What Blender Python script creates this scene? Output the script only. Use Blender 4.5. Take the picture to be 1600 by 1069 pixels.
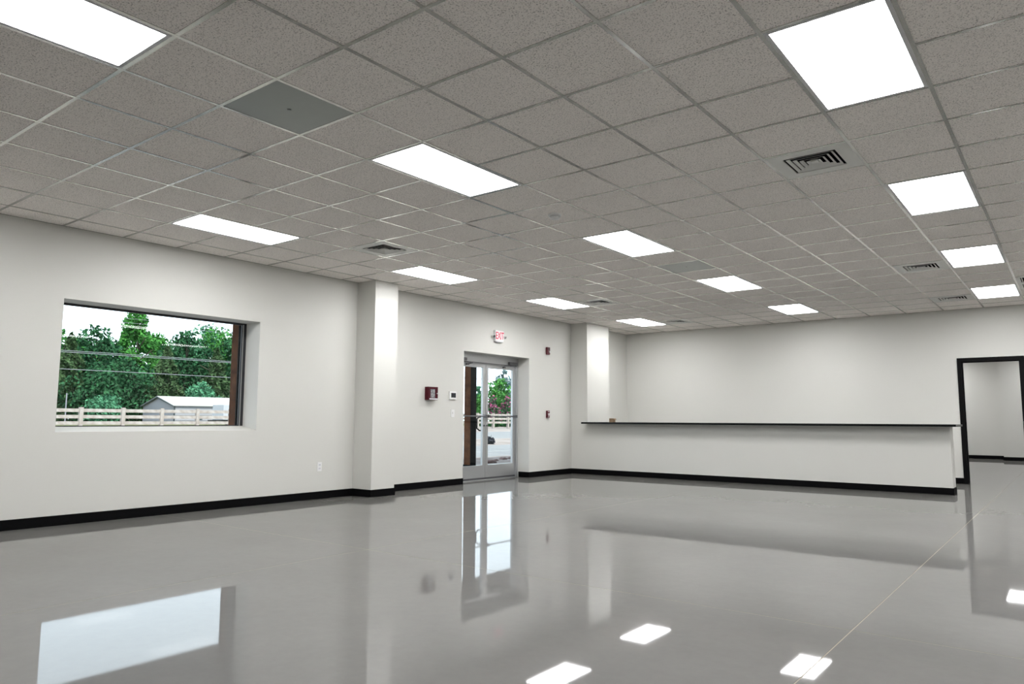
import bpy, bmesh, math, random
from mathutils import Vector, Matrix

random.seed(7)
S = bpy.context.scene
for o in list(bpy.data.objects):
    bpy.data.objects.remove(o)
C = S.collection

# ------------------------------------------------------------------ camera
YAW, PIT, ROL = -.6584, .1062, .0042
cam_d = bpy.data.cameras.new('camera')
cam = bpy.data.objects.new('camera', cam_d)
C.objects.link(cam)
cam_d.sensor_width = 36
cam_d.lens = 1135.6 / 1600 * 36
cam_d.clip_start = .05
cam_d.clip_end = 500
Fw = Vector((math.sin(YAW) * math.cos(PIT), math.cos(YAW) * math.cos(PIT), math.sin(PIT)))
Rt = Vector((math.cos(YAW), -math.sin(YAW), 0))
Up = Rt.cross(Fw)
R2 = math.cos(ROL) * Rt + math.sin(ROL) * Up
U2 = -math.sin(ROL) * Rt + math.cos(ROL) * Up
CAM = Vector((3.6163, -1.1721, 1.0924))
m = Matrix((R2, U2, -Fw)).transposed().to_4x4()
m.translation = CAM
cam.matrix_world = m
S.camera = cam

# ------------------------------------------------------------------ world, sun, exposure
W = bpy.data.worlds.new('world')
S.world = W
W.use_nodes = True
bgn = W.node_tree.nodes['Background']
bgn.inputs[0].default_value = (.80, .89, 1.0, 1)
bgn.inputs[1].default_value = 3.5
sun_d = bpy.data.lights.new('sun', 'SUN')
sun_d.energy = 9.0
sun_d.angle = .01
sun_d.color = (1, .95, .86)
sun = bpy.data.objects.new('sun', sun_d)
C.objects.link(sun)
sun.rotation_euler = Vector((-.55, .12, -.82)).to_track_quat('-Z', 'Y').to_euler()
PANEL = 24.5                       # emission of the ceiling light diffusers
S.view_settings.view_transform = 'Standard'
S.view_settings.look = 'None'
S.view_settings.exposure = 0.0
S.view_settings.gamma = 1
S.view_settings.use_curve_mapping = False

# ------------------------------------------------------------------ dimensions (metres)
T = .6096                         # ceiling module
H = 3.0888                        # ceiling height
XW = -4.6583                      # left wall face
YB = 13.9269                      # back wall face
YH = 11.5365                      # face of the half wall under the counter
PX = -4.2646                      # face of the pilasters
XR = 7.4                          # right wall (out of view)
YR = -5.6                         # rear wall (behind the camera)
Y2 = 24.4                         # far wall of the next room

# ------------------------------------------------------------------ materials
def mat(name, col=(.8, .8, .8), rough=.5, metal=0.0, spec=.5, noise=None, bump=None, emit=None, alpha=None):
    """noise=(scale, colour2, detail, lo, hi)  bump=(scale, strength, distance)"""
    M = bpy.data.materials.new(name)
    M.use_nodes = True
    nt = M.node_tree
    b = nt.nodes['Principled BSDF']
    b.inputs['Base Color'].default_value = (*col, 1)
    b.inputs['Roughness'].default_value = rough
    b.inputs['Metallic'].default_value = metal
    b.inputs['Specular IOR Level'].default_value = spec
    tc = nt.nodes.new('ShaderNodeTexCoord')
    if noise:
        n = nt.nodes.new('ShaderNodeTexNoise')
        n.inputs['Scale'].default_value = noise[0]
        n.inputs['Detail'].default_value = noise[2]
        nt.links.new(tc.outputs['Object'], n.inputs['Vector'])
        r = nt.nodes.new('ShaderNodeValToRGB')
        r.color_ramp.elements[0].position = noise[3]
        r.color_ramp.elements[1].position = noise[4]
        r.color_ramp.elements[0].color = (*noise[1], 1)
        r.color_ramp.elements[1].color = (*col, 1)
        nt.links.new(n.outputs['Fac'], r.inputs[0])
        nt.links.new(r.outputs[0], b.inputs['Base Color'])
    if bump:
        n = nt.nodes.new('ShaderNodeTexNoise')
        n.inputs['Scale'].default_value = bump[0]
        n.inputs['Detail'].default_value = 3
        nt.links.new(tc.outputs['Object'], n.inputs['Vector'])
        bp = nt.nodes.new('ShaderNodeBump')
        bp.inputs['Strength'].default_value = bump[1]
        bp.inputs['Distance'].default_value = bump[2]
        nt.links.new(n.outputs['Fac'], bp.inputs['Height'])
        nt.links.new(bp.outputs[0], b.inputs['Normal'])
    if emit:
        b.inputs['Emission Color'].default_value = (*emit[0], 1)
        b.inputs['Emission Strength'].default_value = emit[1]
    return M

WALL = mat('wall_paint', (.655, .650, .618), .55, spec=.3, bump=(90, .06, .002))
TRIMB = mat('black_base', (.003, .003, .0035), .6, spec=.06)
BLACKF = mat('black_frame', (.003, .003, .0035), .5, spec=.10)
GRID = mat('grid_steel', (.54, .54, .51), .15, metal=.9)
DIFF = mat('diffuser', (.9, .9, .9), .5, emit=((.985, .985, .985), PANEL))
LFRAME = mat('fixture_frame', (.62, .62, .64), .4)
VENTM = mat('vent_white', (.72, .72, .69), .38)
DARK = mat('duct_dark', (.012, .012, .016), .8)
STEELP = mat('panel_metal', (.22, .235, .225), .29, metal=.9, bump=(2.5, .10, .02))
ALU = mat('anodised_aluminium', (.56, .57, .58), .33, metal=.8)
ALUD = mat('dark_aluminium', (.16, .16, .17), .35, metal=.8)
BRONZE = mat('dark_bronze_frame', (.03, .03, .035), .35, metal=.3)
WHITEP = mat('white_plastic', (.80, .80, .80), .35)
GREYP = mat('grey_plastic', (.55, .55, .56), .4)
REDP = mat('red_enamel', (.055, .002, .008), .5, spec=.2)
REDP2 = mat('red_device', (.085, .003, .012), .4)
SCREEN = mat('screen_dark', (.02, .022, .028), .25)
PAPER = mat('notice_sheet', (.42, .43, .44), .7, noise=(60, (.16, .17, .18), 4, .42, .58))
BAND = mat('white_band', (.72, .72, .76), .5)
REDLIT = mat('lit_letters', (.5, .01, .05), .5, emit=((.85, .01, .10), .22))
SIGNF = mat('sign_face', (.85, .80, .81), .4, emit=((1, .7, .78), .05))
GRANITE = mat('black_granite', (.005, .0055, .006), .25, spec=.12, noise=(140, (.03, .034, .03), 3, .30, .46))
CARDB = mat('cardboard', (.25, .17, .10), .8)
WOODP = mat('post_timber', (.17, .075, .038), .8, spec=.1, noise=(7, (.08, .032, .016), 6, .35, .7))
PLANKM = mat('soffit_boards', (.42, .36, .32), .6, noise=(5, (.30, .25, .22), 5, .35, .7))
FENCEM = mat('fence_timber', (.31, .29, .275), .8, spec=.2, noise=(4, (.20, .17, .15), 5, .35, .7))
SHEDM = mat('shed_siding', (.22, .22, .24), .6, spec=.2)
SHEDR = mat('shed_roof', (.26, .26, .255), .5, spec=.2)
SHEDT = mat('shed_trim', (.02, .03, .035), .5)
TRUCKM = mat('trailer_white', (.29, .30, .33), .4)
RUBBER = mat('rubber', (.012, .012, .012), .8)
DIRT = mat('dirt', (.20, .182, .175), .95, spec=.1, noise=(1.4, (.13, .108, .10), 6, .35, .65))
ASPH = mat('asphalt', (.145, .150, .158), .9, spec=.1, noise=(.9, (.125, .130, .137), 6, .35, .7))
GRASS = mat('rough_grass', (.05, .07, .025), .95, spec=.1, noise=(.6, (.08, .075, .04), 5, .35, .7))
CONC = mat('porch_concrete', (.24, .23, .22), .8)
STONE = mat('mulch_clod', (.10, .06, .055), .9)
WIREM = mat('cable', (.17, .17, .20), .6)
BARK = mat('bark', (.06, .045, .035), .9)

def leaf_mat(name, a, b):
    M = bpy.data.materials.new(name)
    M.use_nodes = True
    nt = M.node_tree
    p = nt.nodes['Principled BSDF']
    p.inputs['Roughness'].default_value = .8
    p.inputs['Specular IOR Level'].default_value = .08
    tc = nt.nodes.new('ShaderNodeTexCoord')
    n = nt.nodes.new('ShaderNodeTexNoise')
    n.inputs['Scale'].default_value = 1.6
    n.inputs['Detail'].default_value = 6
    n.inputs['Roughness'].default_value = .75
    nt.links.new(tc.outputs['Object'], n.inputs['Vector'])
    r = nt.nodes.new('ShaderNodeValToRGB')
    r.color_ramp.elements[0].position = .35
    r.color_ramp.elements[1].position = .66
    r.color_ramp.elements[0].color = (*a, 1)
    r.color_ramp.elements[1].color = (*b, 1)
    nt.links.new(n.outputs['Fac'], r.inputs[0])
    nt.links.new(r.outputs[0], p.inputs['Base Color'])
    return M
LEAFD = leaf_mat('leaf_dark', (.006, .028, .014), (.028, .100, .040))
LEAFB = leaf_mat('leaf_bright', (.016, .080, .018), (.060, .210, .040))
LEAFC = leaf_mat('leaf_cedar', (.018, .040, .018), (.055, .100, .040))
LEAFT = leaf_mat('leaf_teal', (.022, .090, .050), (.075, .22, .12))
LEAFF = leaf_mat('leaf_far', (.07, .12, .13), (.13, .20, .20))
PINK = leaf_mat('pink_blossom', (.16, .02, .07), (.27, .09, .16))

def tile_mat():
    M = bpy.data.materials.new('ceiling_tile_board')
    M.use_nodes = True
    nt = M.node_tree
    b = nt.nodes['Principled BSDF']
    b.inputs['Roughness'].default_value = .9
    b.inputs['Specular IOR Level'].default_value = .15
    g = nt.nodes.new('ShaderNodeNewGeometry')
    n = nt.nodes.new('ShaderNodeTexNoise')           # fine pinholes and fissures
    n.inputs['Scale'].default_value = 115
    n.inputs['Detail'].default_value = 2.5
    n.inputs['Roughness'].default_value = .65
    nt.links.new(g.outputs['Position'], n.inputs['Vector'])
    r = nt.nodes.new('ShaderNodeValToRGB')
    e = r.color_ramp.elements
    e[0].position, e[0].color = .33, (.42, .39, .37, 1)
    e[1].position, e[1].color = .47, (.96, .91, .87, 1)
    nt.links.new(n.outputs['Fac'], r.inputs[0])
    nt.links.new(r.outputs[0], b.inputs['Base Color'])
    bp = nt.nodes.new('ShaderNodeBump')
    bp.inputs['Strength'].default_value = .25
    bp.inputs['Distance'].default_value = .002
    nt.links.new(n.outputs['Fac'], bp.inputs['Height'])
    nt.links.new(bp.outputs[0], b.inputs['Normal'])
    return M
TILE = tile_mat()

def floor_mat():
    M = bpy.data.materials.new('polished_concrete')
    M.use_nodes = True
    nt = M.node_tree
    L = nt.links.new
    b = nt.nodes['Principled BSDF']
    b.inputs['Specular IOR Level'].default_value = .35
    b.inputs['IOR'].default_value = 1.5
    g = nt.nodes.new('ShaderNodeNewGeometry')
    def noise(scale, det, rg=.6, dist=0.0):
        n = nt.nodes.new('ShaderNodeTexNoise')
        n.inputs['Scale'].default_value = scale
        n.inputs['Detail'].default_value = det
        n.inputs['Roughness'].default_value = rg
        n.inputs['Distortion'].default_value = dist
        L(g.outputs['Position'], n.inputs['Vector'])
        return n
    n1 = noise(.8, 6, .58)
    r1 = nt.nodes.new('ShaderNodeValToRGB')
    e = r1.color_ramp.elements
    e[0].position, e[0].color = .30, (.120, .117, .109, 1)
    e[1].position, e[1].color = .72, (.150, .147, .138, 1)
    L(n1.outputs['Fac'], r1.inputs[0])
    n2 = noise(14, 5, .7)
    mx = nt.nodes.new('ShaderNodeMix')
    mx.data_type = 'RGBA'
    mx.blend_type = 'MULTIPLY'
    mx.inputs[0].default_value = .22
    L(r1.outputs[0], mx.inputs[6])
    L(n2.outputs['Fac'], mx.inputs[7])
    L(mx.outputs[2], b.inputs['Base Color'])
    n3 = noise(.6, 2)
    mr = nt.nodes.new('ShaderNodeMapRange')
    mr.inputs[3].default_value = .56
    mr.inputs[4].default_value = .62
    b.inputs['Coat Weight'].default_value = .72
    b.inputs['Coat IOR'].default_value = 1.45
    b.inputs['Coat Roughness'].default_value = .03
    L(n3.outputs['Fac'], mr.inputs[0])
    L(mr.outputs[0], b.inputs['Roughness'])
    n4 = noise(.42, 0.0, .0)
    bp = nt.nodes.new('ShaderNodeBump')
    bp.inputs['Strength'].default_value = 1
    bp.inputs['Distance'].default_value = .0020
    L(n4.outputs['Fac'], bp.inputs['Height'])
    L(bp.outputs[0], b.inputs['Normal'])
    L(bp.outputs[0], b.inputs['Coat Normal'])
    return M
FLOOR = floor_mat()
JOINT = mat('joint_filler', (.27, .24, .18), .6)

def glass_mat():
    M = bpy.data.materials.new('window_glass')
    M.use_nodes = True
    nt = M.node_tree
    nt.nodes.remove(nt.nodes['Principled BSDF'])
    out = nt.nodes['Material Output']
    t = nt.nodes.new('ShaderNodeBsdfTransparent')
    t.inputs[0].default_value = (.93, .96, .95, 1)
    gl = nt.nodes.new('ShaderNodeBsdfGlossy')
    gl.inputs['Roughness'].default_value = .0
    lw = nt.nodes.new('ShaderNodeLayerWeight')
    lw.inputs[0].default_value = .5
    pw = nt.nodes.new('ShaderNodeMath')
    pw.operation = 'POWER'
    pw.inputs[1].default_value = 5
    nt.links.new(lw.outputs['Facing'], pw.inputs[0])
    fr = nt.nodes.new('ShaderNodeMath')
    fr.operation = 'MULTIPLY_ADD'
    fr.inputs[1].default_value = .9
    fr.inputs[2].default_value = .012
    nt.links.new(pw.outputs[0], fr.inputs[0])
    mx = nt.nodes.new('ShaderNodeMixShader')
    nt.links.new(fr.outputs[0], mx.inputs[0])
    nt.links.new(t.outputs[0], mx.inputs[1])
    nt.links.new(gl.outputs[0], mx.inputs[2])
    nt.links.new(mx.outputs[0], out.inputs[0])
    return M
GLASS = glass_mat()

# ------------------------------------------------------------------ helpers
def wloc(o):
    v = Vector((0, 0, 0))
    while o is not None:
        v += o.location
        o = o.parent
    return v

def link(name, me, m, parent=None, loc=None):
    o = bpy.data.objects.new(name, me)
    C.objects.link(o)
    if m is not None and not me.materials:
        me.materials.append(m)
    if parent is not None:
        o.parent = parent
    if loc is not None:
        o.location = loc
    return o

def obj(name, bm, m, parent=None, bevel=0.0, smooth=False, label=None):
    """bmesh in world coordinates -> one mesh object (under parent)"""
    if parent is not None:
        bmesh.ops.translate(bm, verts=bm.verts, vec=-wloc(parent))
    if bevel:
        bmesh.ops.bevel(bm, geom=list(bm.edges), offset=bevel, segments=2, affect='EDGES', profile=.6)
    bmesh.ops.recalc_face_normals(bm, faces=bm.faces)
    me = bpy.data.meshes.new(name)
    bm.to_mesh(me)
    bm.free()
    if smooth:
        for p in me.polygons:
            p.use_smooth = True
    o = link(name, me, m, parent)
    if label:
        o['label'] = label
    return o

def nb():
    return bmesh.new()

def box(bm, x0, x1, y0, y1, z0, z1):
    r = bmesh.ops.create_cube(bm, size=1)
    for v in r['verts']:
        v.co = Vector(((x0 + x1) / 2 + v.co.x * (x1 - x0), (y0 + y1) / 2 + v.co.y * (y1 - y0), (z0 + z1) / 2 + v.co.z * (z1 - z0)))
    return bm

def bx(*a):
    return box(nb(), *a)

def prism(bm, pts, axis, a, b):
    """extrude a polygon (2D, the other two axes in order) along an axis from a to b"""
    def mk(p, t):
        q = list(p)
        q.insert(axis, t)
        return bm.verts.new(q)
    A = [mk(p, a) for p in pts]
    B = [mk(p, b) for p in pts]
    n = len(pts)
    bm.faces.new(A)
    bm.faces.new(B[::-1])
    for i in range(n):
        bm.faces.new((A[i], A[(i + 1) % n], B[(i + 1) % n], B[i]))
    return bm

def tube(bm, p0, p1, r0, r1=None, seg=12):
    p0, p1 = Vector(p0), Vector(p1)
    r1 = r0 if r1 is None else r1
    d = (p1 - p0).normalized()
    a = d.orthogonal().normalized()
    c = d.cross(a)
    r = []
    for p, q in ((p0, r0), (p1, r1)):
        r.append([bm.verts.new(p + q * (math.cos(2 * math.pi * i / seg) * a + math.sin(2 * math.pi * i / seg) * c)) for i in range(seg)])
    for i in range(seg):
        j = (i + 1) % seg
        bm.faces.new((r[0][i], r[0][j], r[1][j], r[1][i]))
    bm.faces.new(r[0][::-1])
    bm.faces.new(r[1])
    return bm

def lathe(bm, prof, cx, cy, seg=28):
    rings = []
    for r, z in prof:
        if r < 1e-5:
            rings.append([bm.verts.new((cx, cy, z))])
        else:
            rings.append([bm.verts.new((cx + r * math.cos(2 * math.pi * i / seg), cy + r * math.sin(2 * math.pi * i / seg), z)) for i in range(seg)])
    for a, b in zip(rings, rings[1:]):
        for i in range(seg):
            j = (i + 1) % seg
            f = [a[i % len(a)], a[j % len(a)], b[j % len(b)], b[i % len(b)]]
            u = []
            for v in f:
                if v not in u:
                    u.append(v)
            if len(u) > 2:
                bm.faces.new(u)
    return bm

def tag(o, label, cat, group=None):
    o['label'] = label
    o['category'] = cat
    if group:
        o['group'] = group
    return o

def thing(name, label, cat, loc, group=None):
    o = bpy.data.objects.new(name, None)
    o.empty_display_size = .1
    C.objects.link(o)
    o.location = loc
    return tag(o, label, cat, group)

def struct(o, label=None):
    o['kind'] = 'structure'
    if label:
        o['label'] = label
    return o

def sempty(name, loc, label):
    o = bpy.data.objects.new(name, None)
    o.empty_display_size = .1
    C.objects.link(o)
    o.location = loc
    return struct(o, label)

def in_view(x, y, z, mx=60):
    d = Vector((x, y, z)) - CAM
    w = d.dot(Fw)
    if w < .2:
        return False
    u = 800 + 1135.6 * d.dot(R2) / w
    v = 534.5 - 1135.6 * d.dot(U2) / w
    return -mx < u < 1600 + mx and -mx < v < 1069 + mx

def text_mesh(s, size, sx, depth):
    cu = bpy.data.curves.new('t', 'FONT')
    cu.body = s
    cu.size = size
    cu.extrude = depth
    cu.align_x = 'CENTER'
    cu.align_y = 'CENTER'
    cu.offset = .012 * size
    o = bpy.data.objects.new('t', cu)
    C.objects.link(o)
    dg = bpy.context.evaluated_depsgraph_get()
    me = bpy.data.meshes.new_from_object(o.evaluated_get(dg))
    bpy.data.objects.remove(o)
    for v in me.vertices:                        # local x -> +y, local y -> +z, front -> +x
        v.co = Vector((v.co.z, v.co.x * sx, v.co.y))
    me.materials.clear()
    return me

# ------------------------------------------------------------------ floor: slabs with filled joints
floor = struct(obj('floor', bx(XW - .4, XR + .2, YR - .2, Y2 + 1.2, -.16, -.0006), JOINT), 'polished grey concrete floor with filled saw joints')
xs = [XW - .3, -1.17, 2.615, 6.4, XR + .1]
ys = [YR - .1, 3.045, 14.02, Y2 + 1.1]
g = .003
for i in range(len(xs) - 1):
    for j in range(len(ys) - 1):
        obj('slab', bx(xs[i] + g, xs[i + 1] - g, ys[j] + g, ys[j + 1] - g, -.10, 0), FLOOR, floor)

# ------------------------------------------------------------------ left wall with window and door openings
WY0, WY1, WZ0, WZ1 = 1.894, 4.207, .941, 2.330
DY0, DY1, DZ1 = 8.178, 10.066, 2.265
XO = XW - .36
wb = nb()
ZT = H + .10
box(wb, XO, XW, YR - .2, WY0, 0, ZT)
box(wb, XO, XW, WY0, WY1, 0, WZ0)
box(wb, XO, XW, WY0, WY1, WZ1, ZT)
box(wb, XO, XW, WY1, DY0, 0, ZT)
box(wb, XO, XW, DY0, DY1, DZ1, ZT)
box(wb, XO, XW, DY1, Y2 + 1, 0, ZT)
wall_left = struct(obj('wall_left', wb, WALL), 'cream painted wall with window and glass entrance')
obj('pilaster', bx(XW, PX, 5.80, 6.239, 0, H), WALL, wall_left)
obj('pilaster', bx(XW, PX, YH, 12.42, 0, H), WALL, wall_left)
# back wall with the cased opening
OX0, OX1, OZ = 2.050, 2.905, 2.145
bb = nb()
box(bb, XW, OX0 - .02, YB, YB + .14, 0, ZT)
box(bb, OX0 - .02, OX1 + .02, YB, YB + .14, OZ + .02, ZT)
box(bb, OX1 + .02, XR, YB, YB + .14, 0, ZT)
wall_back = struct(obj('wall_back', bb, WALL), 'long cream painted wall behind the counter')
struct(obj('wall_right', bx(XR, XR + .15, YR - .2, Y2 + 1, 0, ZT), WALL), 'cream painted side wall')
struct(obj('wall_rear', bx(XW, XR, YR - .15, YR, 0, ZT), WALL), 'cream painted rear wall')
wf = struct(obj('wall_far', bx(XW, XR, Y2, Y2 + .15, 0, ZT), WALL), 'cream painted wall of the next room')
obj('pilaster', bx(1.93, 2.62, Y2 - .75, Y2, 0, H), WALL, wf)
HE = 2.10
wall_counter = struct(obj('wall_counter', bx(PX, HE, YH, YH + .30, 0, 1.011), WALL), 'cream painted half wall carrying the black counter')

# baseboards
def bbd(name, segs, label):
    bm = nb()
    for s in segs:
        box(bm, *s, 0.0005, .102)
    return struct(obj(name, bm, TRIMB), label)
t = .011
bbd('baseboard_left', [
    (XW, XW + t, YR, 5.80 - t), (XW, PX + t, 5.80 - t, 5.80), (PX, PX + t, 5.80, 6.239), (XW, PX + t, 6.239, 6.239 + t),
    (XW, XW + t, 6.239 + t, DY0), (XW, XW + t, DY1 - t, YH - t), (XW - .245, XW, DY1 - t, DY1), (XW - .245, XW, DY0, DY0 + t),
    (XW, XW + t, 12.42, YB)], 'black rubber base along the window wall')
bbd('baseboard_counter', [(XW + t, HE + t, YH - t, YH), (HE, HE + t, YH, YH + .30)], 'black rubber base under the counter')
bbd('baseboard_back', [(XW, OX0 - .066, YB - t, YB), (OX1 + .066, XR, YB - t, YB)], 'black rubber base along the back wall')
bbd('baseboard_right', [(XR - t, XR, YR, YB)], 'black rubber base along the side wall')
bbd('baseboard_rear', [(XW, XR, YR, YR + t)], 'black rubber base along the rear wall')
bbd('baseboard_far', [(XW, 1.93, Y2 - t, Y2), (1.93 - t, 2.62 + t, Y2 - .75 - t, Y2 - .75), (1.93 - t, 1.93, Y2 - .75, Y2), (2.62, 2.62 + t, Y2 - .75, Y2), (2.62, XR, Y2 - t, Y2)],
    'black rubber base in the next room')

# ------------------------------------------------------------------ ceiling: deck, grid, lay-in tiles
ceiling = struct(obj('ceiling', bx(XW - .36, XR + .15, YR - .2, Y2 + 1, H + .22, H + .36), DARK), 'suspended ceiling of speckled square tiles in a steel grid')
U0, U1 = -8, int(math.ceil(XR / T))
V0, V1 = int(math.floor(YR / T)), 23
cols = [-6, -1, 4, 9]
rows = [-1, 4, 9, 14, 19]
LIGHTS = [(u, v) for u in cols for v in rows]
VENTS = [(3, 7), (-5, 7), (3, 15), (3, 20), (-5, 15), (-5, 20)]
PANELS = [(-1, 2), (-1, 12)]
GRILLES = [(5, 18), (5, 19)]
taken = set(VENTS + PANELS + GRILLES)
for u, v in LIGHTS:
    taken.add((u, v))
    taken.add((u, v + 1))
gp = .006
full = bpy.data.meshes.new('tile')
tb = bx(gp, T - gp, gp, T - gp, 0, .016)
tb.to_mesh(full)
tb.free()
full.materials.append(TILE)
rest = nb()
for u in range(U0, U1):
    for v in range(V0, V1):
        if (u, v) in taken:
            continue
        x0, x1 = max(u * T, XW), min((u + 1) * T, XR)
        y0, y1 = max(v * T, YR), min((v + 1) * T, YB)
        if x1 - x0 < .02 or y1 - y0 < .02:
            continue
        vis = any(in_view(x, y, H, 10) for x in (x0, x1) for y in (y0, y1)) or in_view((x0 + x1) / 2, (y0 + y1) / 2, H, 10)
        if not vis:
            box(rest, x0 + gp, x1 - gp, y0 + gp, y1 - gp, H, H + .016)
        elif x1 - x0 > T - .001 and y1 - y0 > T - .001:
            link('ceiling_tile', full, TILE, ceiling, (u * T, v * T, H))
        else:
            obj('ceiling_tile', bx(x0 + gp * (x0 > XW), x1 - gp, y0 + gp, y1 - gp * (y1 < YB), H, H + .016), TILE, ceiling)
r_ = obj('ceiling_tile_remainder', rest, TILE, ceiling)
r_['kind'] = 'stuff'
bw = .0122
for u in range(U0 + 1, U1):
    obj('grid_bar', bx(u * T - bw, u * T + bw, YR, YB, H - .0035, H + .03), GRID, ceiling)
for v in range(V0 + 1, V1):
    bm = nb()
    a = XW
    cuts = sorted(u for u, w in LIGHTS if w + 1 == v)
    for c in cuts:
        box(bm, a, c * T, v * T - bw, v * T + bw, H - .0030, H + .029)
        a = (c + 1) * T
    box(bm, a, XR, v * T - bw, v * T + bw, H - .0030, H + .029)
    obj('grid_bar', bm, GRID, ceiling)
wa = nb()
box(wa, XW, XW + .02, YR, YB, H - .0025, H + .01)
box(wa, XW, XR, YB - .02, YB, H - .0025, H + .01)
box(wa, XR - .02, XR, YR, YB, H - .0025, H + .01)
box(wa, XW, XR, YR, YR + .02, H - .0025, H + .01)
obj('wall_angle', wa, GRID, ceiling)
# next room's ceiling
struct(obj('ceiling_next_room', bx(XW, XR, YB + .14, Y2, H, H + .05), TILE), 'tiled ceiling of the next room')

# ------------------------------------------------------------------ ceiling light panels
def make_light(x0, y0, z, label, group='flush rectangular ceiling light panels'):
    L_, Wd = 2 * T, T
    t_ = thing('ceiling_light', label, 'ceiling light', (x0 + Wd / 2, y0 + L_ / 2, z), group)
    return t_
hw, hl, e1, e2 = T / 2 - .0125, T - .0125, .022, .0
fb = nb()
box(fb, -hw, hw, -hl, -hl + e1, -.004, .05)
box(fb, -hw, hw, hl - e1, hl, -.004, .05)
box(fb, -hw, -hw + e1, -hl + e1, hl - e1, -.004, .05)
box(fb, hw - e1, hw, -hl + e1, hl - e1, -.004, .05)
box(fb, -hw, hw, -hl, hl, .05, .056)
fme = bpy.data.meshes.new('light_frame')
fb.to_mesh(fme)
fb.free()
fme.materials.append(LFRAME)
db = bx(-hw + e1, hw - e1, -hl + e1, hl - e1, .0, .006)
dme = bpy.data.meshes.new('diffuser')
db.to_mesh(dme)
db.free()
dme.materials.append(DIFF)
RW = {4: 'first', 9: 'second', 14: 'third', 19: 'last'}
lab = {}
for v, w in ((4, 'white light panel nearest above the picture window, long and narrow'),
             (9, 'lit ceiling panel above the wall pilaster beside the entrance'),
             (14, 'lit ceiling panel above and just before the glass entrance doors'),
             (19, 'small far lit ceiling panel near the counter wall corner column')):
    lab[(-6, v)] = w
for v, w in ((-1, 'large lit ceiling panel cut off by the top left corner of the photo'),
             (4, 'lit ceiling panel in the middle row, next beyond the grey metal panel'),
             (9, 'lit ceiling panel in the middle row, just past the smoke detector'),
             (14, 'lit ceiling panel in the middle row, past the farther grey panel'),
             (19, 'farthest lit ceiling panel of the middle row, above the counter')):
    lab[(-1, v)] = w
for v, w in ((4, 'largest lit ceiling panel, nearest at the top right of the photo'),
             (9, 'second lit ceiling panel of the right row, beyond the near air vent'),
             (14, 'third lit ceiling panel of the right row, beside the far air vent'),
             (19, 'last lit ceiling panel of the right row, beside the slotted grilles')):
    lab[(4, v)] = w
SEEN = set(lab)
for u, v in LIGHTS:
    l = lab.get((u, v), 'unseen ceiling light, %s column, %s' % ({-6: 'window wall', -1: 'middle', 4: 'right hand', 9: 'side wall'}[u], {-6: 'rear end', -1: 'over the camera', 4: 'near', 9: 'halfway', 14: 'far', 19: 'farthest'}[v]))
    t_ = make_light(u * T, v * T, H, l)
    link('light_frame', fme, None, t_)
    link('diffuser', dme, None, t_)
for k, (x0, y0) in enumerate(((4 * T - .4, 32 * T), (-1 * T, 32 * T), (4 * T, 26 * T), (-1 * T, 26 * T), (0, 37 * T), (5 * T, 37 * T))):  # last three are unseen panels added to brighten the next room
    t_ = make_light(x0, y0, H - .06, ['lit ceiling panel in the next room, mirrored in the floor by its doorway', 'lit ceiling panel hidden in the next room', 'lit ceiling panel hidden above the doorway in the next room', 'added unseen ceiling panel behind the counter wall, next room', 'added unseen ceiling panel deep in the next room', 'added unseen ceiling panel deepest right in the next room'][k], 'ceiling light panels of the next room')
    link('light_frame', fme, None, t_)
    link('diffuser', dme, None, t_)

# ------------------------------------------------------------------ air diffusers, return grilles, blank metal panels
vlabel = {(3, 7): 'square louvred air vent nearest the camera, below the largest light panel',
          (-5, 7): 'square louvred air vent between the two light panels by the window wall',
          (3, 15): 'square louvred air vent beside the third light panel on the right',
          (3, 20): 'farthest small louvred air vent on the right, near the back wall',
          (-5, 15): 'square louvred air vent beside the light panel before the entrance doors',
          (-5, 20): 'farthest small louvred air vent, beside the light near the corner column'}
def frustum(bm, s0, z0, s1, z1, th=.003):
    for (a, za, b, zb) in ((s0, z0, s1, z1),):
        A = [bm.verts.new((sx * a, sy * a, za)) for sx, sy in ((-1, -1), (1, -1), (1, 1), (-1, 1))]
        B = [bm.verts.new((sx * b, sy * b, zb)) for sx, sy in ((-1, -1), (1, -1), (1, 1), (-1, 1))]
        A2 = [bm.verts.new((sx * (a - th), sy * (a - th), za)) for sx, sy in ((-1, -1), (1, -1), (1, 1), (-1, 1))]
        B2 = [bm.verts.new((sx * (b - th), sy * (b - th), zb)) for sx, sy in ((-1, -1), (1, -1), (1, 1), (-1, 1))]
        for i in range(4):
            j = (i + 1) % 4
            bm.faces.new((A[i], A[j], B[j], B[i]))
            bm.faces.new((A2[j], A2[i], B2[i], B2[j]))
            bm.faces.new((A[j], A[i], A2[i], A2[j]))
            bm.faces.new((B[i], B[j], B2[j], B2[i]))
def mesh_of(name, bm, m):
    bmesh.ops.recalc_face_normals(bm, faces=bm.faces)
    me = bpy.data.meshes.new(name)
    bm.to_mesh(me)
    bm.free()
    me.materials.append(m)
    return me
P, K = T / 2 - .0125, .19
pb = nb()
for a in ((-P, P, -P, -K), (-P, P, K, P), (-P, -K, -K, K), (K, P, -K, K)):
    box(pb, *a, -.004, .004)
vp = mesh_of('face_plate', pb, VENTM)
vb = nb()
box(vb, -K - .03, K + .03, -K - .03, K + .03, .11, .115)
for a in ((-K - .03, K + .03, -K - .03, -K), (-K - .03, K + .03, K, K + .03), (-K - .03, -K, -K, K), (K, K + .03, -K, K)):
    box(vb, *a, .004, .11)
vback = mesh_of('duct_box', vb, DARK)
rings = []
for i in range(4):
    s = K - .018 - i * .040
    rb = nb()
    frustum(rb, s, -.005, s - .020, .006)
    rings.append(mesh_of('louvre', rb, VENTM))
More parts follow.
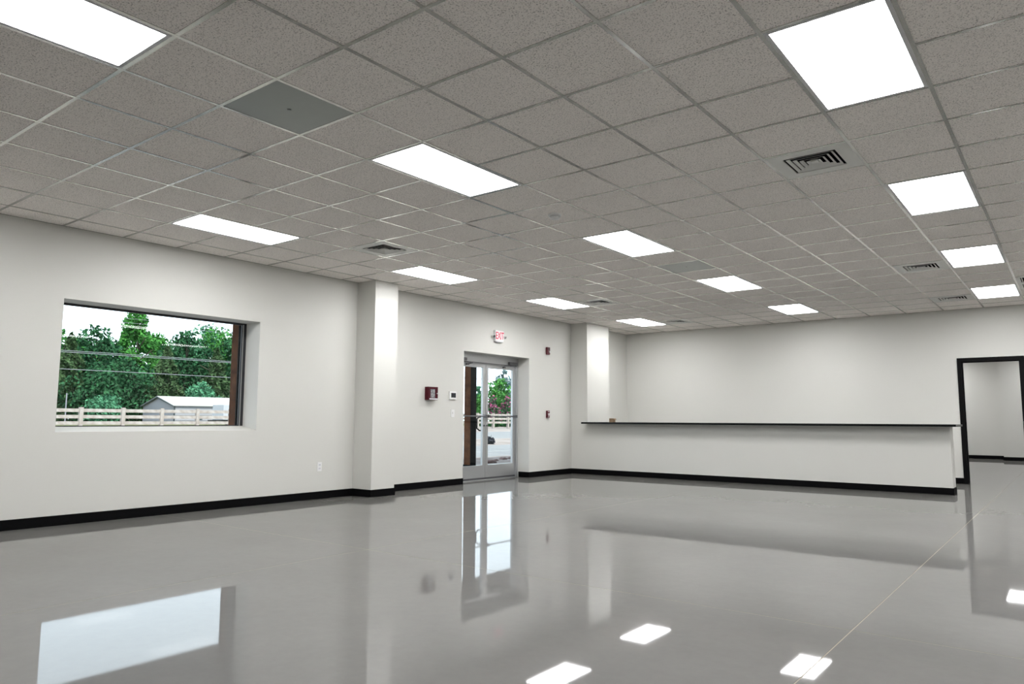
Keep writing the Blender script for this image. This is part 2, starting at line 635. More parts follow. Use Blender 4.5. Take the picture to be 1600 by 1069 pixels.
cb = bx(-.026, .026, -.026, .026, -.004, .012)
vc = mesh_of('centre_plate', cb, VENTM)
for u, v in VENTS:
    t_ = thing('air_vent', vlabel[(u, v)], 'air vent', ((u + .5) * T, (v + .5) * T, H), 'square louvred ceiling air vents')
    link('face_plate', vp, None, t_)
    link('duct_box', vback, None, t_)
    for r in rings:
        link('louvre', r, None, t_)
    link('centre_plate', vc, None, t_)
gb = nb()
K1, K2 = .245, .235
for a in ((-P, P, -P, -K2), (-P, P, K2, P), (-P, -K1, -K2, K2), (K1, P, -K2, K2)):
    box(gb, *a, -.004, .004)
gpl = mesh_of('face_plate', gb, VENTM)
gb = nb()
box(gb, -K1 - .02, K1 + .02, -K2 - .02, K2 + .02, .10, .105)
for a in ((-K1 - .02, K1 + .02, -K2 - .02, -K2), (-K1 - .02, K1 + .02, K2, K2 + .02), (-K1 - .02, -K1, -K2, K2), (K1, K1 + .02, -K2, K2)):
    box(gb, *a, .004, .10)
gbk = mesh_of('duct_box', gb, DARK)
sl = mesh_of('slat', bx(-.006, .006, -K2, K2, -.003, .014), VENTM)
for n_, (u, v) in enumerate(GRILLES):
    t_ = thing('return_grille', ['slotted return grille at the right edge, nearer of the pair', 'slotted return grille at the right edge, farther of the pair'][n_], 'grille', ((u + .5) * T, (v + .5) * T, H), 'slotted return air grilles')
    link('face_plate', gpl, None, t_)
    link('duct_box', gbk, None, t_)
    for i in range(14):
        link('slat', sl, None, t_, (-K1 + (i + .5) * 2 * K1 / 14, 0, 0))
pm = mesh_of('panel_plate', bx(-P, P, -P, P, -.001, .012), STEELP)
sc = nb()
lathe(sc, ((0, -.006), (.010, -.005), (.013, -.001), (.013, .004), (0, .004)), 0, 0, 16)
scm = mesh_of('latch_screw', sc, ALUD)
for n_, (u, v) in enumerate(PANELS):
    t_ = thing('access_panel', ['shiny grey metal access panel near the upper left, in a ceiling square', 'smaller looking grey metal access panel between two middle row lights'][n_], 'panel', ((u + .5) * T, (v + .5) * T, H), 'grey metal ceiling panels')
    link('panel_plate', pm, None, t_)
    link('latch_screw', scm, None, t_)
# smoke detector
t_ = thing('smoke_detector', 'round white smoke detector on a ceiling tile', 'smoke detector', (-.5 * T, 7.5 * T, H))
obj('mounting_base', lathe(nb(), ((0, H), (.066, H), (.066, H - .012), (.06, H - .016), (0, H - .016)), -.5 * T, 7.5 * T), WHITEP, t_, smooth=False)
obj('sensor_head', lathe(nb(), ((0, H - .016), (.052, H - .016), (.052, H - .034), (.040, H - .046), (.018, H - .052), (0, H - .052)), -.5 * T, 7.5 * T), WHITEP, t_)
obj('vent_ring', lathe(nb(), ((.0525, H - .020), (.0545, H - .022), (.0545, H - .027), (.0525, H - .029)), -.5 * T, 7.5 * T), GREYP, t_)

# ------------------------------------------------------------------ window
XG = -4.972
win = sempty('window_1', (XG, (WY0 + WY1) / 2, WZ0), 'picture window set deep in the cream wall')
f = nb()
fw = .030
WS = WZ0 + .052
fv = .016
for a in ((WY0, WY1, WS - .04, WS + .004), (WY0, WY1, WZ1 - fv, WZ1), (WY0, WY0 + fw, WS, WZ1), (WY1 - fw, WY1, WS, WZ1)):
    box(f, XG - .045, XG + .005, *a)
obj('window_frame', f, BRONZE, win)
f = nb()
ws = .016
a0, a1, b0, b1 = WY0 + fw, WY1 - fw, WS + .004, WZ1 - fv
for a in ((a0, a0 + ws, b0, b1), (a1 - ws, a1, b0, b1)):
    box(f, XG - .032, XG - .006, *a)
obj('glazing_bead', f, ALU, win, label='bright aluminium bead beside the glass')
f = nb()
for a in ((a0 + ws, a1 - ws, b0, b0 + .008), (a0 + ws, a1 - ws, b1 - .008, b1), (a1 - ws - .012, a1 - ws, b0, b1), (a0 + ws, a0 + ws + .012, b0, b1)):
    box(f, XG - .030, XG - .010, *a)
obj('gasket', f, BRONZE, win)
obj('glass_pane', bx(XG - .024, XG - .018, a0 + ws, a1 - ws, b0, b1), GLASS, win)
obj('window_sill', prism(nb(), ((XW + .001, WZ0 - .002), (XW + .001, WZ0 + .002), (XG + .006, WS + .002), (XG - .05, WS + .002), (XG - .05, WZ0 - .002)), 1, WY0, WY1), WALL, win)

# ------------------------------------------------------------------ glass entrance doors
XD = -4.955
dr = sempty('door_1', (XD, (DY0 + DY1) / 2, 0), 'aluminium and glass double entrance door')
f = nb()
box(f, XD - .07, XD + .035, DY0, DY0 + .055, 0, DZ1)
box(f, XD - .07, XD + .035, DY1 - .055, DY1, 0, DZ1)
box(f, XD - .07, XD + .035, DY0 + .055, DY1 - .055, 2.105, DZ1)
obj('door_frame', f, ALU, dr, bevel=0)
obj('header_groove', bx(XD + .035, XD + .040, DY0 + .055, DY1 - .055, 2.108, 2.125), ALUD, dr)
obj('threshold', bx(XD - .08, XD + .05, DY0 + .055, DY1 - .055, .0, .012), ALU, dr, bevel=.003)
mid = (DY0 + DY1) / 2
for n_, (ya, yb) in enumerate(((DY0 + .058, mid - .003), (mid + .003, DY1 - .058))):
    leaf = bpy.data.objects.new('door_leaf', None)
    C.objects.link(leaf)
    leaf.parent = dr
    leaf.location = Vector((XD, (ya + yb) / 2, 0)) - dr.location
    z0, z1 = .016, 2.100
    st = .072
    obj('stile', bx(XD - .045, XD, ya, ya + st, z0, z1), ALU, leaf, bevel=.002)
    obj('stile', bx(XD - .045, XD, yb - st, yb, z0, z1), ALU, leaf, bevel=.002)
    obj('top_rail', bx(XD - .045, XD, ya + st, yb - st, z1 - .065, z1), ALU, leaf)
    obj('bottom_rail', bx(XD - .045, XD, ya + st, yb - st, z0, .265), ALU, leaf)
    obj('sweep', bx(XD, XD + .008, ya, yb, .014, .045), ALUD, leaf)
    obj('glass_pane', bx(XD - .026, XD - .020, ya + st, yb - st, .265, z1 - .065), GLASS, leaf)
    bm = nb()
    tube(bm, (XD + .055, ya + .035, 1.150), (XD + .055, yb - .035, 1.150), .0125)
    for yy in (ya + .035, yb - .035):
        box(bm, XD, XD + .068, yy - .028, yy + .028, 1.125, 1.175)
    obj('push_bar', bm, ALUD, leaf)
    # outside offset pull
    yy = (yb - .115) if n_ == 0 else (ya + .115)
    s = 1 if n_ == 0 else -1
    bm = nb()
    pts = [(XD - .045, yy + s * .07, 1.14), (XD - .105, yy + s * .07, 1.14), (XD - .105, yy, 1.10), (XD - .105, yy, .93), (XD - .105, yy + s * .07, .89), (XD - .045, yy + s * .07, .89)]
    for p, q in zip(pts, pts[1:]):
        tube(bm, p, q, .0125)
    obj('pull_handle', bm, BLACKF if n_ == 0 else ALUD, leaf)
    yl = yb - st / 2 if n_ == 0 else ya + st / 2
    bm = nb()
    tube(bm, (XD - .002, yl, .98), (XD + .010, yl, .98), .018, seg=18)
    obj('lock_cylinder', bm, ALUD, leaf)
    # surface closer on the header, at the hinge end
    hy = ya if n_ == 0 else yb
    obj('closer_body', bx(XD + .0352, XD + .085, min(hy + s * .02, hy + s * .27), max(hy + s * .02, hy + s * .27), 2.128, 2.182), ALUD, leaf, bevel=.006)
    bm = nb()
    tube(bm, (XD + .06, hy + s * .20, 2.100), (XD + .06, hy + s * .20, 2.130), .013)
    tube(bm, (XD + .06, hy + s * .20, 2.106), (XD + .085, hy + s * .42, 2.100), .008)
    tube(bm, (XD + .085, hy + s * .42, 2.100), (XD + .02, hy + s * .36, 2.080), .008)
    box(bm, XD, XD + .03, min(hy + s * .33, hy + s * .39), max(hy + s * .33, hy + s * .39), 2.060, 2.088)
    obj('closer_arm', bm, ALUD, leaf)

# ------------------------------------------------------------------ cased opening to the next room
d2 = sempty('door_2', ((OX0 + OX1) / 2, YB, 0), 'black cased doorway to the next room')
f = nb()
cw = .066
box(f, OX0 - cw, OX0, YB - .018, YB + .158, 0, OZ + cw)
box(f, OX1, OX1 + cw, YB - .018, YB + .158, 0, OZ + cw)
box(f, OX0, OX1, YB - .018, YB + .158, OZ, OZ + cw)
obj('door_frame', f, BLACKF, d2)
f = nb()
box(f, OX0, OX0 + .016, YB + .05, YB + .10, 0, OZ - .016)
box(f, OX1 - .016, OX1, YB + .05, YB + .10, 0, OZ - .016)
box(f, OX0, OX1, YB + .05, YB + .10, OZ - .016, OZ)
obj('door_stop', f, BLACKF, d2)
obj('strike_plate', bx(OX1 - .0025, OX1 + .001, YB + .008, YB + .045, .98, 1.10), ALU, d2)

# ------------------------------------------------------------------ counter
ct = nb()
prism(ct, ((-4.263, 11.285), (2.208, 11.285), (2.208, 12.08), (-4.263, 12.08)), 2, 1.0115, 1.046)
tag(obj('countertop', ct, GRANITE, bevel=.005), 'long black granite countertop resting on the cream half wall', 'countertop')
cup = thing('cardboard_box', 'tiny brown cardboard box standing on the left end of the black counter', 'box', (-3.735, 11.62, 1.046))
bm = nb()
for a in ((-.045, .045, -.045, -.042), (-.045, .045, .042, .045), (-.045, -.042, -.042, .042), (.042, .045, -.042, .042), (-.042, .042, -.042, .042)):
    z1 = .075 if a != (-.042, .042, -.042, .042) else .004
    box(bm, -3.735 + a[0], -3.735 + a[1], 11.62 + a[2], 11.62 + a[3], 1.0465, 1.0465 + z1)
obj('box_body', bm, CARDB, cup)
bm = nb()
prism(bm, ((-3.735 + .045, 1.1215), (-3.735 + .047, 1.1225), (-3.735 + .078, 1.097), (-3.735 + .076, 1.096)), 1, 11.58, 11.66)
obj('flap', bm, CARDB, cup)

# ------------------------------------------------------------------ devices on the left wall
# exit sign
ey0, ey1, ez0, ez1 = 8.975, 9.215, 2.500, 2.700
ec = (ey0 + ey1) / 2
ex = thing('exit_sign', 'white EXIT sign with red letters above the entrance doors', 'exit sign', (XW, ec, ez0))
obj('housing', bx(XW, XW + .048, ey0, ey1, ez0, ez1), WHITEP, ex, bevel=.005)
fp = obj('face_plate', bx(XW + .048, XW + .052, ey0 + .008, ey1 - .008, ez0 + .008, ez1 - .008), SIGNF, ex)
me = text_mesh('EXIT', .185, .62, .001)
o = link('lettering', me, REDLIT, fp)
o.location = Vector((XW + .053, ec, (ez0 + ez1) / 2)) - wloc(fp)
o['label'] = 'red letters reading EXIT'
obj('bottom_lens', bx(XW + .006, XW + .046, ey0 + .012, ey1 - .012, ez0 - .012, ez0), GREYP, ex)
for s, yy in ((-1, ey0), (1, ey1)):
    bm = nb()
    tube(bm, (XW + .022, yy - s * .002, 2.600), (XW + .026, yy + s * .022, 2.596), .008)
    obj('lamp_arm', bm, GREYP, ex)
    lm = obj('lamp_head', tube(nb(), (XW + .010, yy + s * .030, 2.604), (XW + .058, yy + s * .046, 2.584), .020, .030, 18), WHITEP, ex)
    obj('lamp_lens', tube(nb(), (XW + .058, yy + s * .046, 2.584), (XW + .0605, yy + s * .0468, 2.583), .026, .024, 18), ALUD, lm)
# red key / document cabinet
y0, y1, z0, z1, dp = 7.236, 7.452, 1.400, 1.610, .085
fbx = thing('alarm_cabinet', 'dark red wall cabinet with a small window, left of the thermostat', 'cabinet', (XW, (y0 + y1) / 2, z0))
bm = nb()
box(bm, XW, XW + dp - .018, y0, y1, z0, z1)
obj('cabinet_body', bm, REDP, fbx, bevel=.003)
wy0, wy1, wz0, wz1 = y0 + .048, y1 - .055, z0 + .035, z1 - .035
bm = nb()
for a in ((y0, y1, z0, wz0), (y0, y1, wz1, z1), (y0, wy0, wz0, wz1), (wy1, y1, wz0, wz1)):
    box(bm, XW + dp - .017, XW + dp, *a)
dq = obj('cabinet_door', bm, REDP, fbx)
obj('notice_sheet', bx(XW + dp - .016, XW + dp - .010, wy0, wy1, wz0, wz1), PAPER, dq)
obj('knob', tube(nb(), (XW + dp, y1 - .024, (z0 + z1) / 2), (XW + dp + .014, y1 - .024, (z0 + z1) / 2), .009, seg=14), ALU, dq)
obj('white_strip', bx(XW + dp, XW + dp + .002, y0 + .022, y1 - .004, z0 + .006, z0 + .026), BAND, dq)
# thermostat
y0, y1, z0, z1 = 7.805, 7.974, 1.422, 1.556
th = thing('thermostat', 'white thermostat with a dark screen between red cabinet and doors', 'thermostat', (XW, (y0 + y1) / 2, z0))
obj('thermostat_case', bx(XW, XW + .026, y0, y1, z0, z1), WHITEP, th, bevel=.006)
obj('display', bx(XW + .0255, XW + .0275, y0 + .032, y1 - .022, z0 + .030, z1 - .026), SCREEN, th)
# light switch
y0, y1, z0, z1 = 7.862, 7.945, 1.128, 1.252
sw = thing('light_switch', 'white light switch plate below the thermostat', 'light switch', (XW, (y0 + y1) / 2, z0))
obj('switch_plate', bx(XW, XW + .007, y0, y1, z0, z1), WHITEP, sw, bevel=.002)
obj('toggle', bx(XW + .006, XW + .016, (y0 + y1) / 2 - .006, (y0 + y1) / 2 + .006, 1.186, 1.206), WHITEP, sw, bevel=.002)
for zz in (1.160, 1.222):
    obj('screw', tube(nb(), (XW + .006, (y0 + y1) / 2, zz), (XW + .0085, (y0 + y1) / 2, zz), .004, seg=10), GREYP, sw)
# outlet
y0, y1, z0, z1 = 5.173, 5.246, .374, .498
ou = thing('wall_outlet', 'white duplex outlet low on the wall between window and pilaster', 'outlet', (XW, (y0 + y1) / 2, z0))
obj('outlet_plate', bx(XW, XW + .007, y0, y1, z0, z1), WHITEP, ou, bevel=.002)
yc = (y0 + y1) / 2
for zz in (.412, .460):
    rc = obj('receptacle', bx(XW + .006, XW + .0095, yc - .017, yc + .017, zz - .015, zz + .015), BAND, ou, bevel=.0012)
    for dy in (-.007, .007):
        obj('slot', bx(XW + .0088, XW + .0102, yc + dy - .0015, yc + dy + .0015, zz - .004, zz + .007), DARK, rc)
# horn strobe
y0, y1, z0, z1 = 10.622, 10.720, 2.378, 2.528
hs = thing('fire_strobe', 'red fire alarm strobe high on the wall right of the doors', 'alarm strobe', (XW, (y0 + y1) / 2, z0))
obj('strobe_body', bx(XW, XW + .042, y0, y1, z0, z1), REDP2, hs, bevel=.010)
obj('flash_lens', bx(XW + .040, XW + .058, y0 + .056, y1 - .012, z0 + .040, z0 + .075), WHITEP, hs, bevel=.005)
bm = nb()
for i in range(5):
    box(bm, XW + .0415, XW + .044, y0 + .020, y1 - .020, z1 - .022 - i * .009, z1 - .018 - i * .009)
obj('sounder_grille', bm, DARK, hs)
# pull station
y0, y1, z0, z1 = 10.628, 10.714, 1.128, 1.268
ps = thing('fire_pull_station', 'red fire alarm pull station at switch height right of the doors', 'pull station', (XW, (y0 + y1) / 2, z0))
obj('station_body', bx(XW, XW + .034, y0, y1, z0, z1), REDP2, ps, bevel=.005)
yc = (y0 + y1) / 2
bm = nb()
box(bm, XW + .034, XW + .048, yc - .026, yc + .026, 1.196, 1.214)
box(bm, XW + .034, XW + .046, yc - .007, yc + .007, 1.160, 1.196)
obj('pull_lever', bm, WHITEP, ps)
obj('white_strip', bx(XW + .033, XW + .0355, yc - .026, yc + .026, 1.243, 1.253), BAND, ps)
obj('white_strip', bx(XW + .033, XW + .0355, yc - .022, yc + .022, 1.140, 1.147), BAND, ps)

# ------------------------------------------------------------------ outside: ground, road, porch
K_ = -.65 / 19
def gz(x):
    if x > -8:
        return -.15
    return min(.52, -.15 + K_ * (x + 8))
def strip(name, x0, x1, m, label, dz=0.0, n=6):
    bm = nb()
    pts = [(x0 + (x1 - x0) * i / n, gz(x0 + (x1 - x0) * i / n) + dz) for i in range(n + 1)]
    for p, q in zip(pts, pts[1:]):
        v = [bm.verts.new(c) for c in ((p[0], -40, p[1]), (q[0], -40, q[1]), (q[0], 190, q[1]), (p[0], 190, p[1]))]
        v2 = [bm.verts.new(c) for c in ((p[0], -40, p[1] - .3), (q[0], -40, q[1] - .3), (q[0], 190, q[1] - .3), (p[0], 190, p[1] - .3))]
        bm.faces.new(v)
        bm.faces.new(v2[::-1])
    return struct(obj(name, bm, m), label)
strip('ground', -5.02, -10.8, DIRT, 'pale bare dirt just outside the doors')
rd = strip('road', -10.8, -14.7, ASPH, 'grey asphalt driveway outside')
obj('painted_line', bx(-12.39, -12.33, -40, 120, gz(-12.36) + .001, gz(-12.36) + .006), PAPER, rd)
strip('ground_median', -14.7, -18.1, DIRT, 'bare dirt strip between drive and road')
strip('road_far', -18.1, -23.3, ASPH, 'far grey asphalt road')
strip('ground_bank', -23.3, -40.0, DIRT, 'pale dirt bank along the rail fence')
strip('ground_meadow', -40.0, -180, GRASS, 'rough grass under the trees beyond the fence')
porch = struct(obj('porch_floor', bx(-8.1, XO, -6, 20, -.30, -.012), CONC), 'concrete porch outside the entrance')
roof = struct(obj('porch_roof', bx(-8.60, XO, -6, 20, 2.872, 3.02), SHEDR), 'porch roof outside the window wall')
n = 24
for i in range(n):
    a = -8.60 + i * (8.60 - 5.02) / n
    obj('soffit_board', bx(a + .006, a + (8.60 - 5.02) / n - .006, -6, 20, 2.85, 2.872), PLANKM, roof)
plabel = {-.2: 'brown timber porch post out of view left of the window', 5.742: 'brown timber porch post seen through the right end of the window', 11.727: 'brown timber porch post seen through the left door leaf'}
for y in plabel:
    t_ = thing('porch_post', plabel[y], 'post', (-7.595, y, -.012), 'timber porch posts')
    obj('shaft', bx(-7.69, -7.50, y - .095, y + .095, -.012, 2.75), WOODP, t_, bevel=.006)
    obj('dark_face_sheet', bx(-7.499, -7.478, y - .093, y + .093, -.012, 2.75), BLACKF, t_, label='near-black sheet added to darken the house side of the post')  # thin near-black sheet added to darken the house-side face
    obj('steel_base', bx(-7.70, -7.49, y - .105, y + .105, -.012, .05), BLACKF, t_)
    obj('cap_block', bx(-7.72, -7.47, y - .125, y + .125, 2.75, 2.85), WOODP, t_)
for k, (x, y, s) in enumerate(((-9.3, 14.55, .10), (-9.9, 15.9, .07), (-9.7, 15.3, .05), (-10.0, 16.4, .06))):
    bm = nb()
    bmesh.ops.create_icosphere(bm, subdivisions=2, radius=1)
    rr = random.Random(k)
    for v in bm.verts:
        v.co = Vector((x + v.co.x * s * 1.6 * (.8 + .4 * rr.random()), y + v.co.y * s * 2.2 * (.8 + .4 * rr.random()), gz(x) + max(-.3, v.co.z) * s * (.8 + .4 * rr.random())))
    tag(obj('dirt_clod', bm, STONE), ['largest dark clod on the pale dirt, low in the glass door', 'dark clod farther out on the pale dirt by the drive', 'small dark clod on the pale dirt before the door', 'small dark clod at the drive edge'][k], 'clod', 'clods on the dirt')

# rail fence
FX = -27.0
fc = thing('rail_fence', 'pale timber three rail fence across the road', 'fence', (FX, 20, .5))
py = [11.04 + 1.585 * k for k in range(-6, 36)]
pmh = mesh_of('fence_post', bx(-.07, .07, -.07, .07, 0, 1.0), FENCEM)
for k, y in enumerate(py):
    link('fence_post', pmh, None, fc, Vector((FX, y, .5)) - fc.location)
rme = mesh_of('fence_rail', bx(-.022, .022, -.72, .72, -.066, .066), FENCEM)
for k, y in enumerate(py[:-1]):
    for z in (1.375, 1.13, .885):
        link('fence_rail', rme, None, fc, Vector((FX + .02, y + .7925, z)) - fc.location)

# shed
sh = thing('metal_shed', 'low grey metal shed with a white gable roof beyond the fence', 'shed', (-65.05, 37, .5))
sx0, sx1, sy0, sy1, ze, zp = -68.0, -62.0, 32.96, 43.0, 2.26, 3.16
obj('shed_walls', prism(nb(), ((sx0, .4), (sx1, .4), (sx1, ze), ((sx0 + sx1) / 2, zp - .05), (sx0, ze)), 1, sy0, sy1), SHEDM, sh)
bm = nb()
xm = (sx0 + sx1) / 2
prism(bm, ((sx0 - .15, ze - .06), (sx0 - .15, ze), (xm, zp), (sx1 + .15, ze), (sx1 + .15, ze - .06), (xm, zp - .06)), 1, sy0 - .2, sy1 + .2)
obj('shed_roof', bm, SHEDR, sh)
bm = nb()
box(bm, sx1 - .05, sx1 + .03, sy0 - .04, sy0 + .06, .4, ze)
prism(bm, ((sx0 - .17, ze - .14), (sx0 - .17, ze - .05), (xm, zp - .05), (sx1 + .17, ze - .05), (sx1 + .17, ze - .14), (xm, zp - .16)), 1, sy0 - .23, sy0 - .19)
obj('shed_trim', bm, SHEDT, sh)
for i in range(7):
    z = .62 + i * .24
    obj('siding_rib', bx(sx1, sx1 + .025, sy0 + .1, sy1, z, z + .035), SHEDM, sh)
    obj('siding_rib', bx(sx0 + .1, sx1 - .1, sy0 - .025, sy0, z, z + .035), SHEDM, sh)
for y, w in ((35.35, .34), (36.9, .16)):
    obj('shed_vent', bx(sx1 + .02, sx1 + .04, y, y + w, .95, 1.15), SHEDT, sh)

# trailer
tr = thing('cargo_trailer', 'white box trailer parked beside the grey shed', 'trailer', (-52.6, 33.6, .5))
obj('trailer_body', bx(-53.7, -52.0, 31.9, 35.6, .95, 2.23), TRUCKM, tr, bevel=.05)
obj('side_marking', bx(-52.0, -51.992, 32.35, 32.95, 1.66, 1.74), SHEDM, tr)
obj('chassis', bx(-53.5, -52.2, 31.4, 35.4, .82, .95), RUBBER, tr)
for y in (33.3, 34.1):
    for x in (-53.75, -52.1):
        obj('wheel', tube(nb(), (x, y, .84), (x + .2, y, .84), .33, seg=20), RUBBER, tr)

# power lines and pole
for k, (z0_, z1_, sag, r) in enumerate(((6.05, 6.45, .05, .022), (6.22, 6.55, .08, .020), (4.85, 4.82, .05, .022), (9.3, 9.4, .2, .012), (8.9, 9.0, .15, .012))):
    bm = nb()
    N = 24
    ya, yb = -10.0, 110.0
    pts = []
    for i in range(N + 1):
        q = i / N
        pts.append((-58.0 - .25 * (k % 2), ya + (yb - ya) * q, z0_ + (z1_ - z0_) * q - sag * math.sin(math.pi * q * 3) ** 2))
    for p, q in zip(pts, pts[1:]):
        tube(bm, p, q, r, seg=6)
    tag(obj('power_line', bm, WIREM), ['upper overhead cable of the bright pair crossing the trees', 'cable sagging just beside the upper one across the trees', 'lower overhead cable crossing the trees above the shed', 'thin cable highest in the pale sky', 'thin cable second highest in the pale sky'][k], 'cable', 'overhead cables')
pl = thing('utility_pole', 'slim grey pole at the left edge of the window view', 'pole', (-58.0, 22.6, .5))
obj('pole_shaft', tube(nb(), (-58, 22.3, .4), (-58, 22.3, 2.9), .045, .04), WIREM, pl)
obj('pole_cap', tube(nb(), (-58, 22.3, 2.9), (-58, 22.3, 2.96), .055, .055), WIREM, pl)

# ------------------------------------------------------------------ trees
def leaves_mesh(name, pts, size, m, rnd, flat=.0):
    V, Fc = [], []
    for p in pts:
        a = Vector((rnd.gauss(0, 1), rnd.gauss(0, 1), rnd.gauss(0, 1))).normalized()
        b = a.orthogonal().normalized()
        b.rotate(Matrix.Rotation(rnd.random() * 6.28, 3, a))
        c = a.cross(b)
        s = size * (.6 + .8 * rnd.random())
        i = len(V)
        V += [tuple(p + b * s * .62), tuple(p + c * s * .34), tuple(p - b * s * .62), tuple(p - c * s * .34)]
        Fc.append((i, i + 1, i + 2, i + 3))
    me = bpy.data.meshes.new(name)
    me.from_pydata(V, [], Fc)
    me.materials.append(m)
    return me

def tree(name, label, cat, base, h, w, kind, m, n, size, seed, group=None, crown0=.12):
    rnd = random.Random(seed)
    t_ = thing(name, label, cat, base, group)
    B = Vector(base)
    pts = []
    if kind == 'cedar':
        while len(pts) < n:
            q = rnd.random() ** .8
            prof = (1 - q) ** .75 * (.82 + .35 * math.sin(q * 23 + seed) * .4)
            an = rnd.random() * 6.283
            lump = .78 + .30 * math.sin(an * 5 + q * 17 + seed)
            r = w / 2 * prof * lump * (rnd.random() ** .28)
            pts.append(Vector((r * math.cos(an), r * math.sin(an), h * (crown0 * .3 + (1 - crown0 * .3) * q) + rnd.gauss(0, .05 * h / 10))))
    else:
        blobs = []
        nbl = 40 if kind == 'broad' else 30
        for i in range(nbl):
            q = rnd.random()
            prof = math.sin(math.pi * min(1, (.12 + .86 * q))) ** .6
            if kind == 'spire':
                prof = (1 - q) ** .55 * .95 + .08
            an = rnd.random() * 6.283
            rr = w / 2 * prof * (.35 + .45 * rnd.random())
            br = w * (.13 + .12 * rnd.random()) * (.7 + .5 * prof)
            blobs.append((Vector((rr * math.cos(an), rr * math.sin(an), h * (crown0 + (1 - crown0) * q * .94))), br))
        blobs.append((Vector((0, 0, h - w * .10)), w * .10))
        tw = sum(b[1] ** 2 for b in blobs)
        for c, br in blobs:
            for i in range(int(n * br ** 2 / tw)):
                d = Vector((rnd.gauss(0, 1), rnd.gauss(0, 1), rnd.gauss(0, 1))).normalized()
                if kind == 'airy' and rnd.random() < .5:
                    continue
                pts.append(c + d * br * (.55 + .5 * rnd.random() ** .6) * Vector((1, 1, .85)).length / 1.65)
    if m is PINK:
        bl = [p * 1.04 for p in pts if rnd.random() < .45 * min(1, p.z / h * 1.6)]
        link('blossom', leaves_mesh('blossom', bl, size * 1.1, PINK, rnd), None, t_)['kind'] = 'stuff'
        m = LEAFD
    me = leaves_mesh('foliage', pts, size, m, rnd)
    fo = link('foliage', me, None, t_)
    fo['kind'] = 'stuff'
    bm = nb()
    tube(bm, (0, 0, -.2), (0, 0, h * .55), .022 * h, .012 * h, 8)
    tube(bm, (0, 0, h * .55), (0, 0, h * .9), .012 * h, .004 * h, 8)
    for i in range(5):
        an = rnd.random() * 6.28
        z = h * (.25 + .1 * i)
        tube(bm, (0, 0, z), (w * .3 * math.cos(an), w * .3 * math.sin(an), z + h * .12), .008 * h, .003 * h, 6)
    me = bpy.data.meshes.new('trunk')
    bm.to_mesh(me)
    bm.free()
    link('trunk', me, BARK, t_)
    return t_

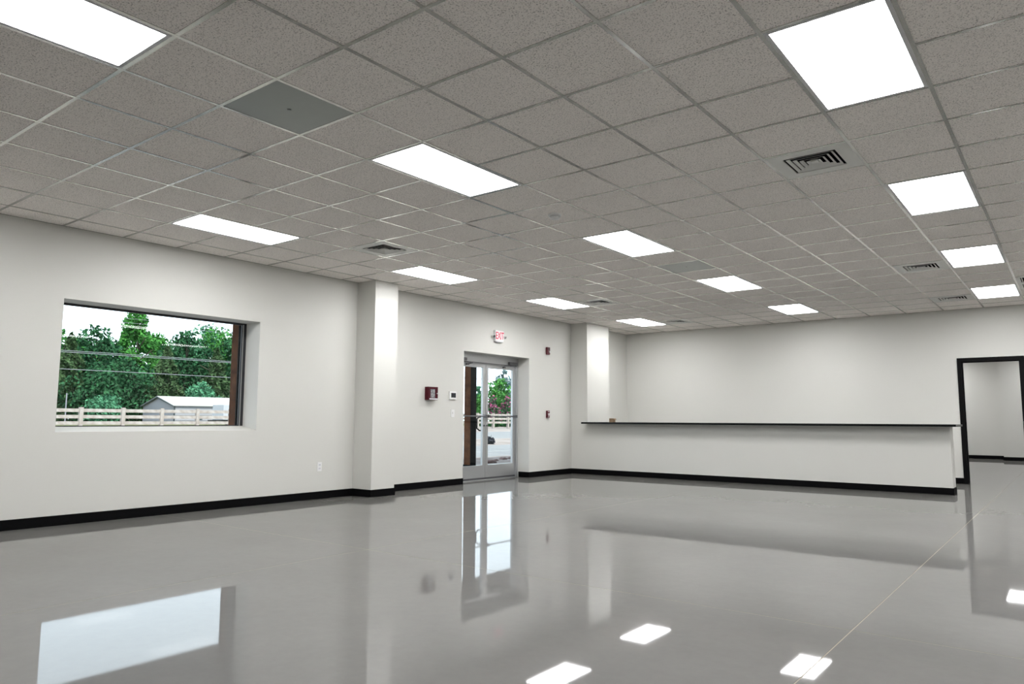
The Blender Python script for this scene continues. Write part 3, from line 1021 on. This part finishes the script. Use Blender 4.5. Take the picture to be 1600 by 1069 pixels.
G = 'trees beyond the fence seen through the window'
Z0 = .5
TREES = [
    ('cedar_tree', 'dark olive cedar tree at the left edge of the window', -74.0, 28.46, 8.76, 6.22, 'cedar', LEAFC, 6760, 0.30),
    ('leafy_tree', 'pale green treetop at the far left edge of the window', -84.0, 31.28, 10.36, 3.66, 'broad', LEAFB, 3380, 0.34),
    ('leafy_tree', 'rounded dark green tree left of the tallest tree', -78.0, 32.43, 10.03, 6.35, 'broad', LEAFD, 6760, 0.34),
    ('leafy_tree', 'tallest bright green tree rising into the sky', -80.0, 37.66, 12.40, 6.25, 'spire', LEAFB, 8450, 0.36),
    ('leafy_tree', 'slim green treetop close left of the tallest tree', -88.0, 39.78, 11.60, 3.06, 'spire', LEAFB, 2860, 0.34),
    ('leafy_tree', 'paler green tree just right of the tallest tree', -90.0, 45.22, 11.63, 5.42, 'broad', LEAFB, 3900, 0.36),
    ('cedar_tree', 'olive cedar tree above the shed gable peak', -76.0, 39.09, 8.48, 6.41, 'cedar', LEAFC, 6760, 0.28),
    ('leafy_tree', 'dark green tree above the middle of the shed roof', -82.0, 44.47, 11.32, 6.33, 'broad', LEAFD, 6760, 0.34),
    ('leafy_tree', 'pale bluish green tall tree in the right half of the window', -88.0, 50.20, 13.10, 6.69, 'broad', LEAFT, 4940, 0.36),
    ('leafy_tree', 'green tall tree beside the porch post in the window', -84.0, 50.43, 12.73, 6.32, 'broad', LEAFB, 5460, 0.36),
    ('cedar_tree', 'olive cedar tree behind the shed roof near the post', -77.0, 45.63, 8.84, 6.42, 'cedar', LEAFC, 5980, 0.28),
    ('leafy_tree', 'dark tree mostly hidden behind the porch post', -80.0, 50.59, 11.46, 7.43, 'broad', LEAFD, 4680, 0.36),
    ('leafy_tree', 'small pale teal tree directly behind the shed roof', -71.0, 40.55, 4.41, 3.78, 'broad', LEAFT, 3380, 0.26),
    ('leafy_shrub', 'pale green shrub behind the fence left of the shed', -70.0, 30.28, 2.72, 3.19, 'broad', LEAFT, 3120, 0.24),
    ('leafy_tree', 'dark shaded tree beneath the tallest tree', -73.0, 33.84, 6.69, 5.14, 'broad', LEAFD, 5460, 0.30),
    ('leafy_tree', 'deep green tree low beneath the rounded dark tree', -73.0, 30.18, 5.80, 5.43, 'broad', LEAFD, 5460, 0.30),
    ('cedar_tree', 'low dark cedar beside the left end of the shed', -72.0, 35.76, 4.77, 4.99, 'cedar', LEAFC, 4160, 0.26),
    ('leafy_tree', 'dark tree hidden past the left window edge', -80.0, 27.61, 9.55, 6.82, 'broad', LEAFD, 3380, 0.36),
    ('leafy_shrub', 'big green shrub seen through the right door leaf', -33.0, 44.50, 3.74, 2.37, 'broad', LEAFB, 3600, 0.22),
    ('flowering_shrub', 'left pink flowering shrub seen through the right door leaf', -30.0, 40.17, 2.15, 1.22, 'broad', PINK, 900, 0.14),
    ('flowering_shrub', 'right pink flowering shrub seen through the right door leaf', -30.5, 42.40, 2.41, 1.07, 'broad', PINK, 800, 0.14),
    ('pine_tree', 'hazy tall thin tree above the shrubs in the right door leaf', -62.0, 81.70, 8.24, 2.52, 'airy', LEAFF, 1500, 0.42),
    ('pine_tree', 'fainter hazy tree right of the tall thin one in the door', -64.0, 85.80, 6.92, 2.33, 'airy', LEAFF, 900, 0.40),
    ('leafy_shrub', 'light green shrub beside the dark post in the left door leaf', -36.0, 45.67, 2.65, 0.97, 'broad', LEAFB, 1500, 0.24),
    ('leafy_tree', 'small distant tree above the shrub in the left door leaf', -52.0, 64.34, 4.75, 0.76, 'airy', LEAFT, 500, 0.34),
    ('leafy_shrub', 'dark green shrub hidden right of the door glass', -34.0, 48.56, 3.63, 2.20, 'broad', LEAFD, 1800, 0.22),
    ('leafy_tree', 'tree in the forest row behind the others, beyond the left window edge', -100.0, 36.00, 11.10, 6.09, 'broad', LEAFD, 3600, 0.50),
    ('leafy_tree', 'tree in the forest row behind the others, behind the leftmost cedar', -100.0, 39.43, 11.09, 6.26, 'broad', LEAFB, 3600, 0.50),
    ('leafy_tree', 'tree in the forest row behind the others, behind the rounded dark tree', -100.0, 43.05, 11.24, 6.45, 'broad', LEAFD, 3600, 0.50),
    ('leafy_tree', 'tree in the forest row behind the others, behind the tallest tree', -100.0, 49.13, 11.79, 6.76, 'broad', LEAFB, 3600, 0.50),
    ('leafy_tree', 'tree in the forest row behind the others, behind the shed gable', -100.0, 53.34, 12.36, 6.98, 'broad', LEAFD, 3600, 0.50),
    ('leafy_tree', 'tree in the forest row behind the others, behind the pale bluish tree', -100.0, 58.33, 13.60, 7.25, 'broad', LEAFB, 3600, 0.50),
    ('leafy_tree', 'tree in the forest row behind the others, behind the porch post', -100.0, 63.78, 13.72, 7.53, 'broad', LEAFD, 3600, 0.50),
]
for i, (nm, lb, x, y, h, w, kd, m_, n_, sz) in enumerate(TREES):
    tree(nm, lb, 'shrub' if 'shrub' in nm else 'tree', (x, y, Z0), h, w, kd, m_, n_, sz, 11 + i, G if 'window' in lb or x < -61 else 'plants beyond the road seen through the door', crown0=.02 if w > h * .6 or 'shrub' in nm else .08)
tree('low_shrub', 'tiny dark shrub on the dirt strip between the two roads', 'shrub', (-15.26, 21.78, gz(-15.26)), .26, .42, 'broad', leaf_mat('leaf_purple', (.012, .012, .02), (.03, .035, .04)), 500, .07, 77, crown0=.02)
